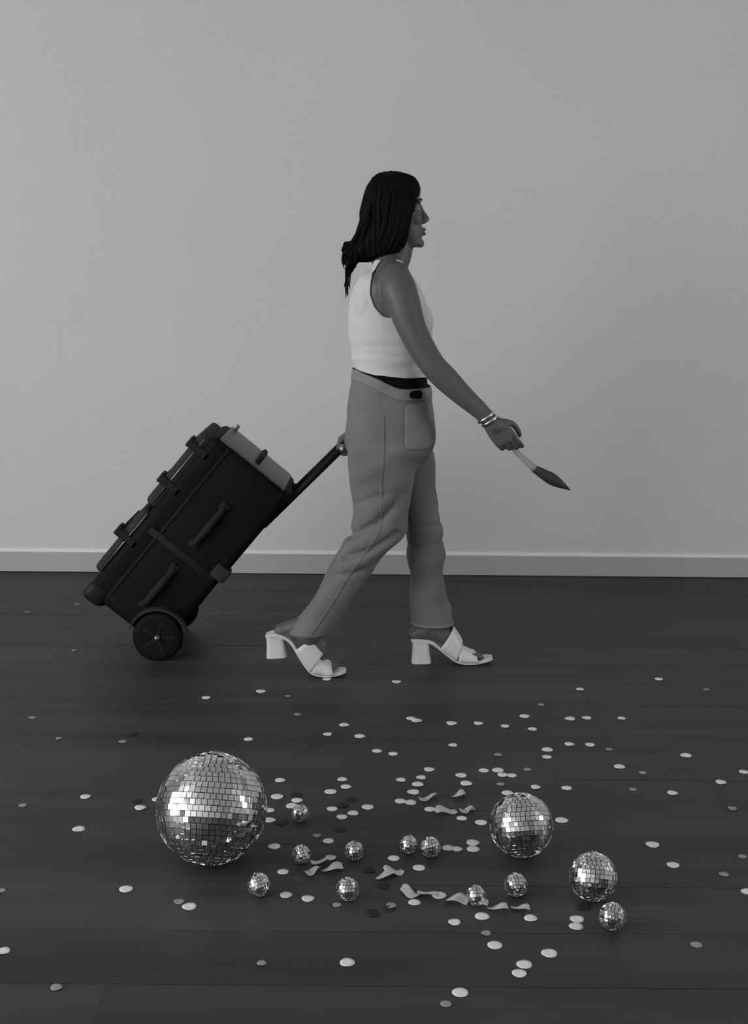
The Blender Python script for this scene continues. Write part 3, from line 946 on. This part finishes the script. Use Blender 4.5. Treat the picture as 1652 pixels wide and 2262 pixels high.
def mirror_ball(cx, cy, r, tile, label, group, seed, tilt, parts=True, name='mirror_ball'):
    rg = random.Random(seed)
    c = Vector((cx, cy, r + .0004))
    root = empty(name, (cx, cy, 0), label=label, cat='mirror ball', group=group)
    R3 = Matrix.Rotation(tilt[1], 3, 'Z') @ Matrix.Rotation(-tilt[0], 3, 'X')
    rc = r - .0022
    bm = bmesh.new()
    bmesh.ops.create_uvsphere(bm, u_segments=40, v_segments=24, radius=rc, matrix=Matrix.Translation(c))
    link('core', to_mesh(bm, 'core'), M['core'], root)
    nrow = max(6, round(PI * r / tile))
    gap = .0007
    tiles = []
    h = PI * r / nrow - gap
    for i in range(nrow):
        la = -PI / 2 + (i + .5) * PI / nrow
        circ = 2 * PI * r * math.cos(la)
        n = max(3, int(circ / tile))
        w = 2 * r * math.cos(abs(la) + (h / 2) / r if abs(la) + h / 2 / r < PI / 2 else PI / 2 - .05) * math.tan(PI / n) - gap
        w = max(w, tile * .35)
        ph = rg.random()
        for j in range(n):
            lo = 2 * PI * (j + ph) / n
            nn = R3 @ Vector((math.cos(la) * math.cos(lo), math.cos(la) * math.sin(lo), math.sin(la)))
            ee = R3 @ Vector((-math.sin(lo), math.cos(lo), 0))
            jx, jy = rg.gauss(0, .04), rg.gauss(0, .04)
            uu = nn.cross(ee)
            n2 = (nn + ee * jx + uu * jy).normalized()
            e2 = (ee - n2 * ee.dot(n2)).normalized()
            tiles.append((i, w, n2, e2, n2.cross(e2), c + nn * (rc - .0004)))
    view = (CAM - c).normalized()
    order = sorted(range(len(tiles)), key=lambda k: -tiles[k][2].dot(view))
    own = set(order[:300]) if parts else set()

    def tile_verts(w):
        a, b, t = w / 2, h / 2, .0024
        return [(-a, -b, 0), (a, -b, 0), (a, b, 0), (-a, b, 0), (-a * .94, -b * .94, t), (a * .94, -b * .94, t), (a * .94, b * .94, t), (-a * .94, b * .94, t)]
    FQ = [(4, 5, 6, 7), (0, 1, 5, 4), (1, 2, 6, 5), (2, 3, 7, 6), (3, 0, 4, 7)]
    cache = {}
    V, F = [], []
    for k, (i, w, n2, e2, u2, p) in enumerate(tiles):
        mx = Matrix(((e2.x, u2.x, n2.x, p.x), (e2.y, u2.y, n2.y, p.y), (e2.z, u2.z, n2.z, p.z), (0, 0, 0, 1)))
        if k in own:
            if i not in cache:
                me = bpy.data.meshes.new('mirror_tile')
                me.from_pydata(tile_verts(w), [], FQ)
                me.materials.append(M['mirror'])
                cache[i] = me
            o = link('mirror_tile', cache[i], None, root)
            o.matrix_world = mx
            o.matrix_parent_inverse = Matrix.Identity(4)
            o.matrix_basis = root.matrix_basis.inverted() @ mx
        else:
            b0 = len(V)
            V += [mx @ Vector(q) for q in tile_verts(w)]
            F += [tuple(b0 + q for q in f) for f in FQ]
    if V:
        me = bpy.data.meshes.new('mirror_tiles')
        me.from_pydata(V, [], F)
        tag(link('mirror_tiles', me, M['mirror'], root), kind='stuff')
    # hanging cap with ring at the pole
    pole = R3 @ Vector((0, 0, 1))
    bm = bmesh.new()
    cr = max(.006, r * .13)
    tube(bm, [tuple(c + pole * (r - .003)) + (cr,), tuple(c + pole * (r + .0008)) + (cr * .9,)], k=20, per=1, ends=False)
    link('cap', to_mesh(bm, 'cap', False), M['steel'], root)
    return root


BL = ['biggest mirror ball on the dark floor among the confetti', 'medium mirror ball beside the paper ribbons, second biggest',
      'grapefruit-sized mirror ball between the medium ball and a tiny one, third biggest',
      'tiny mirror ball in front of the biggest mirror ball', 'tiny mirror ball just behind the others next to the biggest ball',
      'tiny mirror ball beside the biggest ball, with a ribbon curl before it', 'tiny mirror ball standing alone between two tiny ball pairs',
      'tiny mirror ball beside a curled pale ribbon', 'smaller of two tiny mirror balls touching each other', 'larger of two tiny mirror balls touching each other',
      'tiny mirror ball at the end of the pale ribbon pieces', 'tiny mirror ball between medium ball and third biggest ball', 'tiny mirror ball in front of the third biggest ball']
TL = [.0135, .0112, .0098] + [.0072] * 10
for i, (x, y, r_) in enumerate(BALLS):
    rg = random.Random(50 + i)
    tilt = (math.radians(28 if i < 3 else rg.uniform(20, 50)), math.radians((-6, 8, -10)[i] if i < 3 else rg.uniform(-40, 40)))
    mirror_ball(x, y, r_, TL[i], BL[i], 'mirror balls scattered on the floor', 100 + i, tilt, parts=i < 3)

# ---------------------------------------------------------------- confetti
def dot_mesh(name, rad, bend, m, seed):
    rg = random.Random(seed)
    bm = bmesh.new()
    K = 20
    tops, bots = [], []
    ax = rg.uniform(0, PI)
    def zz(x, y):
        q = x * math.cos(ax) + y * math.sin(ax)
        return bend * (q / rad) ** 2 * rad
    ct = bm.verts.new((0, 0, .0005))
    mid = [bm.verts.new((rad * .55 * math.cos(2 * PI * j / K), rad * .55 * math.sin(2 * PI * j / K), .0005 + zz(rad * .55 * math.cos(2 * PI * j / K), rad * .55 * math.sin(2 * PI * j / K)))) for j in range(K)]
    rim = [bm.verts.new((rad * math.cos(2 * PI * j / K), rad * math.sin(2 * PI * j / K), .0005 + zz(rad * math.cos(2 * PI * j / K), rad * math.sin(2 * PI * j / K)))) for j in range(K)]
    for j in range(K):
        j2 = (j + 1) % K
        bm.faces.new((ct, mid[j], mid[j2]))
        bm.faces.new((mid[j], rim[j], rim[j2], mid[j2]))
    bm.normal_update()
    thicken(bm, .0003)
    me = to_mesh(bm, name)
    me.materials.append(m)
    zmin = min(v.co.z for v in me.vertices)
    for v in me.vertices:
        v.co.z -= zmin
    return me


rg = random.Random(21)
WM = [dot_mesh('confetti', .0145, b, M['conf_white'], i) for i, b in enumerate((.02, .05, .08, .11))]
DM = [dot_mesh('confetti', .0105, b, M['conf_dull'], i) for i, b in enumerate((.05, .15))]
KM = [dot_mesh('confetti', .0145, b, M['conf_dark'], i) for i, b in enumerate((.05, .15))]
for L_, ms, label, group in ((CONFETTI_WHITE, WM, 'round shiny white confetti dot', 'white confetti dots'),
                             (CONFETTI_DULL, DM, 'small dull grey confetti dot', 'dull grey confetti dots'),
                             (CONFETTI_DARK, KM, 'round black confetti dot', 'black confetti dots')):
    for x, y in L_:
        near_d, near_i = min((math.hypot(x - b_[0], y - b_[1]) - b_[2], k_) for k_, b_ in enumerate(BALLS[:3]))
        where, gsuf = 'lying on the open dark floor away from the balls', 'out on the open floor'
        if near_d < .20:
            where = ('lying close beside the biggest mirror ball', 'lying close beside the medium mirror ball', 'lying close beside the third biggest mirror ball')[near_i]
            gsuf = ('by the biggest ball', 'by the medium ball', 'by the third biggest ball')[near_i]
        elif y > 3.75:
            where, gsuf = 'lying near the walking woman and the suitcase', 'near the woman'
        elif min(math.hypot(x - b_[0], y - b_[1]) for b_ in list(BALLS[3:]) + list(RIBBONS)) < .12:
            where, gsuf = 'lying among the tiny mirror balls and paper ribbons', 'among the tiny balls'
        o = link('confetti_dot', rg.choice(ms))
        o.location = (x, y, .0003)
        o.rotation_euler = (0, 0, rg.uniform(0, 6.28))
        s = rg.uniform(.88, 1.12)
        o.scale = (s, s, s)
        tag(o, label=label + ' ' + where, cat='confetti', group=group + ' ' + gsuf)


def ribbon_mesh(seed):
    rg = random.Random(seed)
    bm = bmesh.new()
    N = 16
    ln, wd = rg.uniform(.036, .058), .026
    g = []
    hgt = rg.uniform(.005, .012)
    ph = rg.uniform(0, 6)
    for i in range(N + 1):
        t = i / N
        z = hgt * (.5 + .5 * math.sin(ph + t * 5.2)) + .002
        rl = .35 * math.sin(ph + 3 * t)
        wy = .006 * math.sin(ph * 2 + 4 * t)
        w2 = wd / 2 * (.35 + .65 * math.sin(PI * min(1, max(0, t * .9 + .05))) ** .5)
        g.append([bm.verts.new(((t - .5) * ln, wy + q * w2, z + q * w2 * rl + .0015 * q * q)) for q in (-1, -.5, 0, .5, 1)])
    for i in range(N):
        for j in range(4):
            bm.faces.new((g[i][j], g[i + 1][j], g[i + 1][j + 1], g[i][j + 1]))
    bm.normal_update()
    thicken(bm, .0004)
    me = to_mesh(bm, 'ribbon')
    zmin = min(v.co.z for v in me.vertices)
    for v in me.vertices:
        v.co.z -= zmin
    me.materials.append(M['ribbon'])
    return me


for i, (x, y, a) in enumerate(RIBBONS):
    o = link('paper_ribbon', ribbon_mesh(i))
    o.location = (x, y, .0006)
    o.rotation_euler = (0, 0, math.radians(a * 1.6 + rg.uniform(-10, 10)))
    tag(o, label='short curled pale paper ribbon lying among the confetti', cat='ribbon', group='curled paper ribbons on the floor')
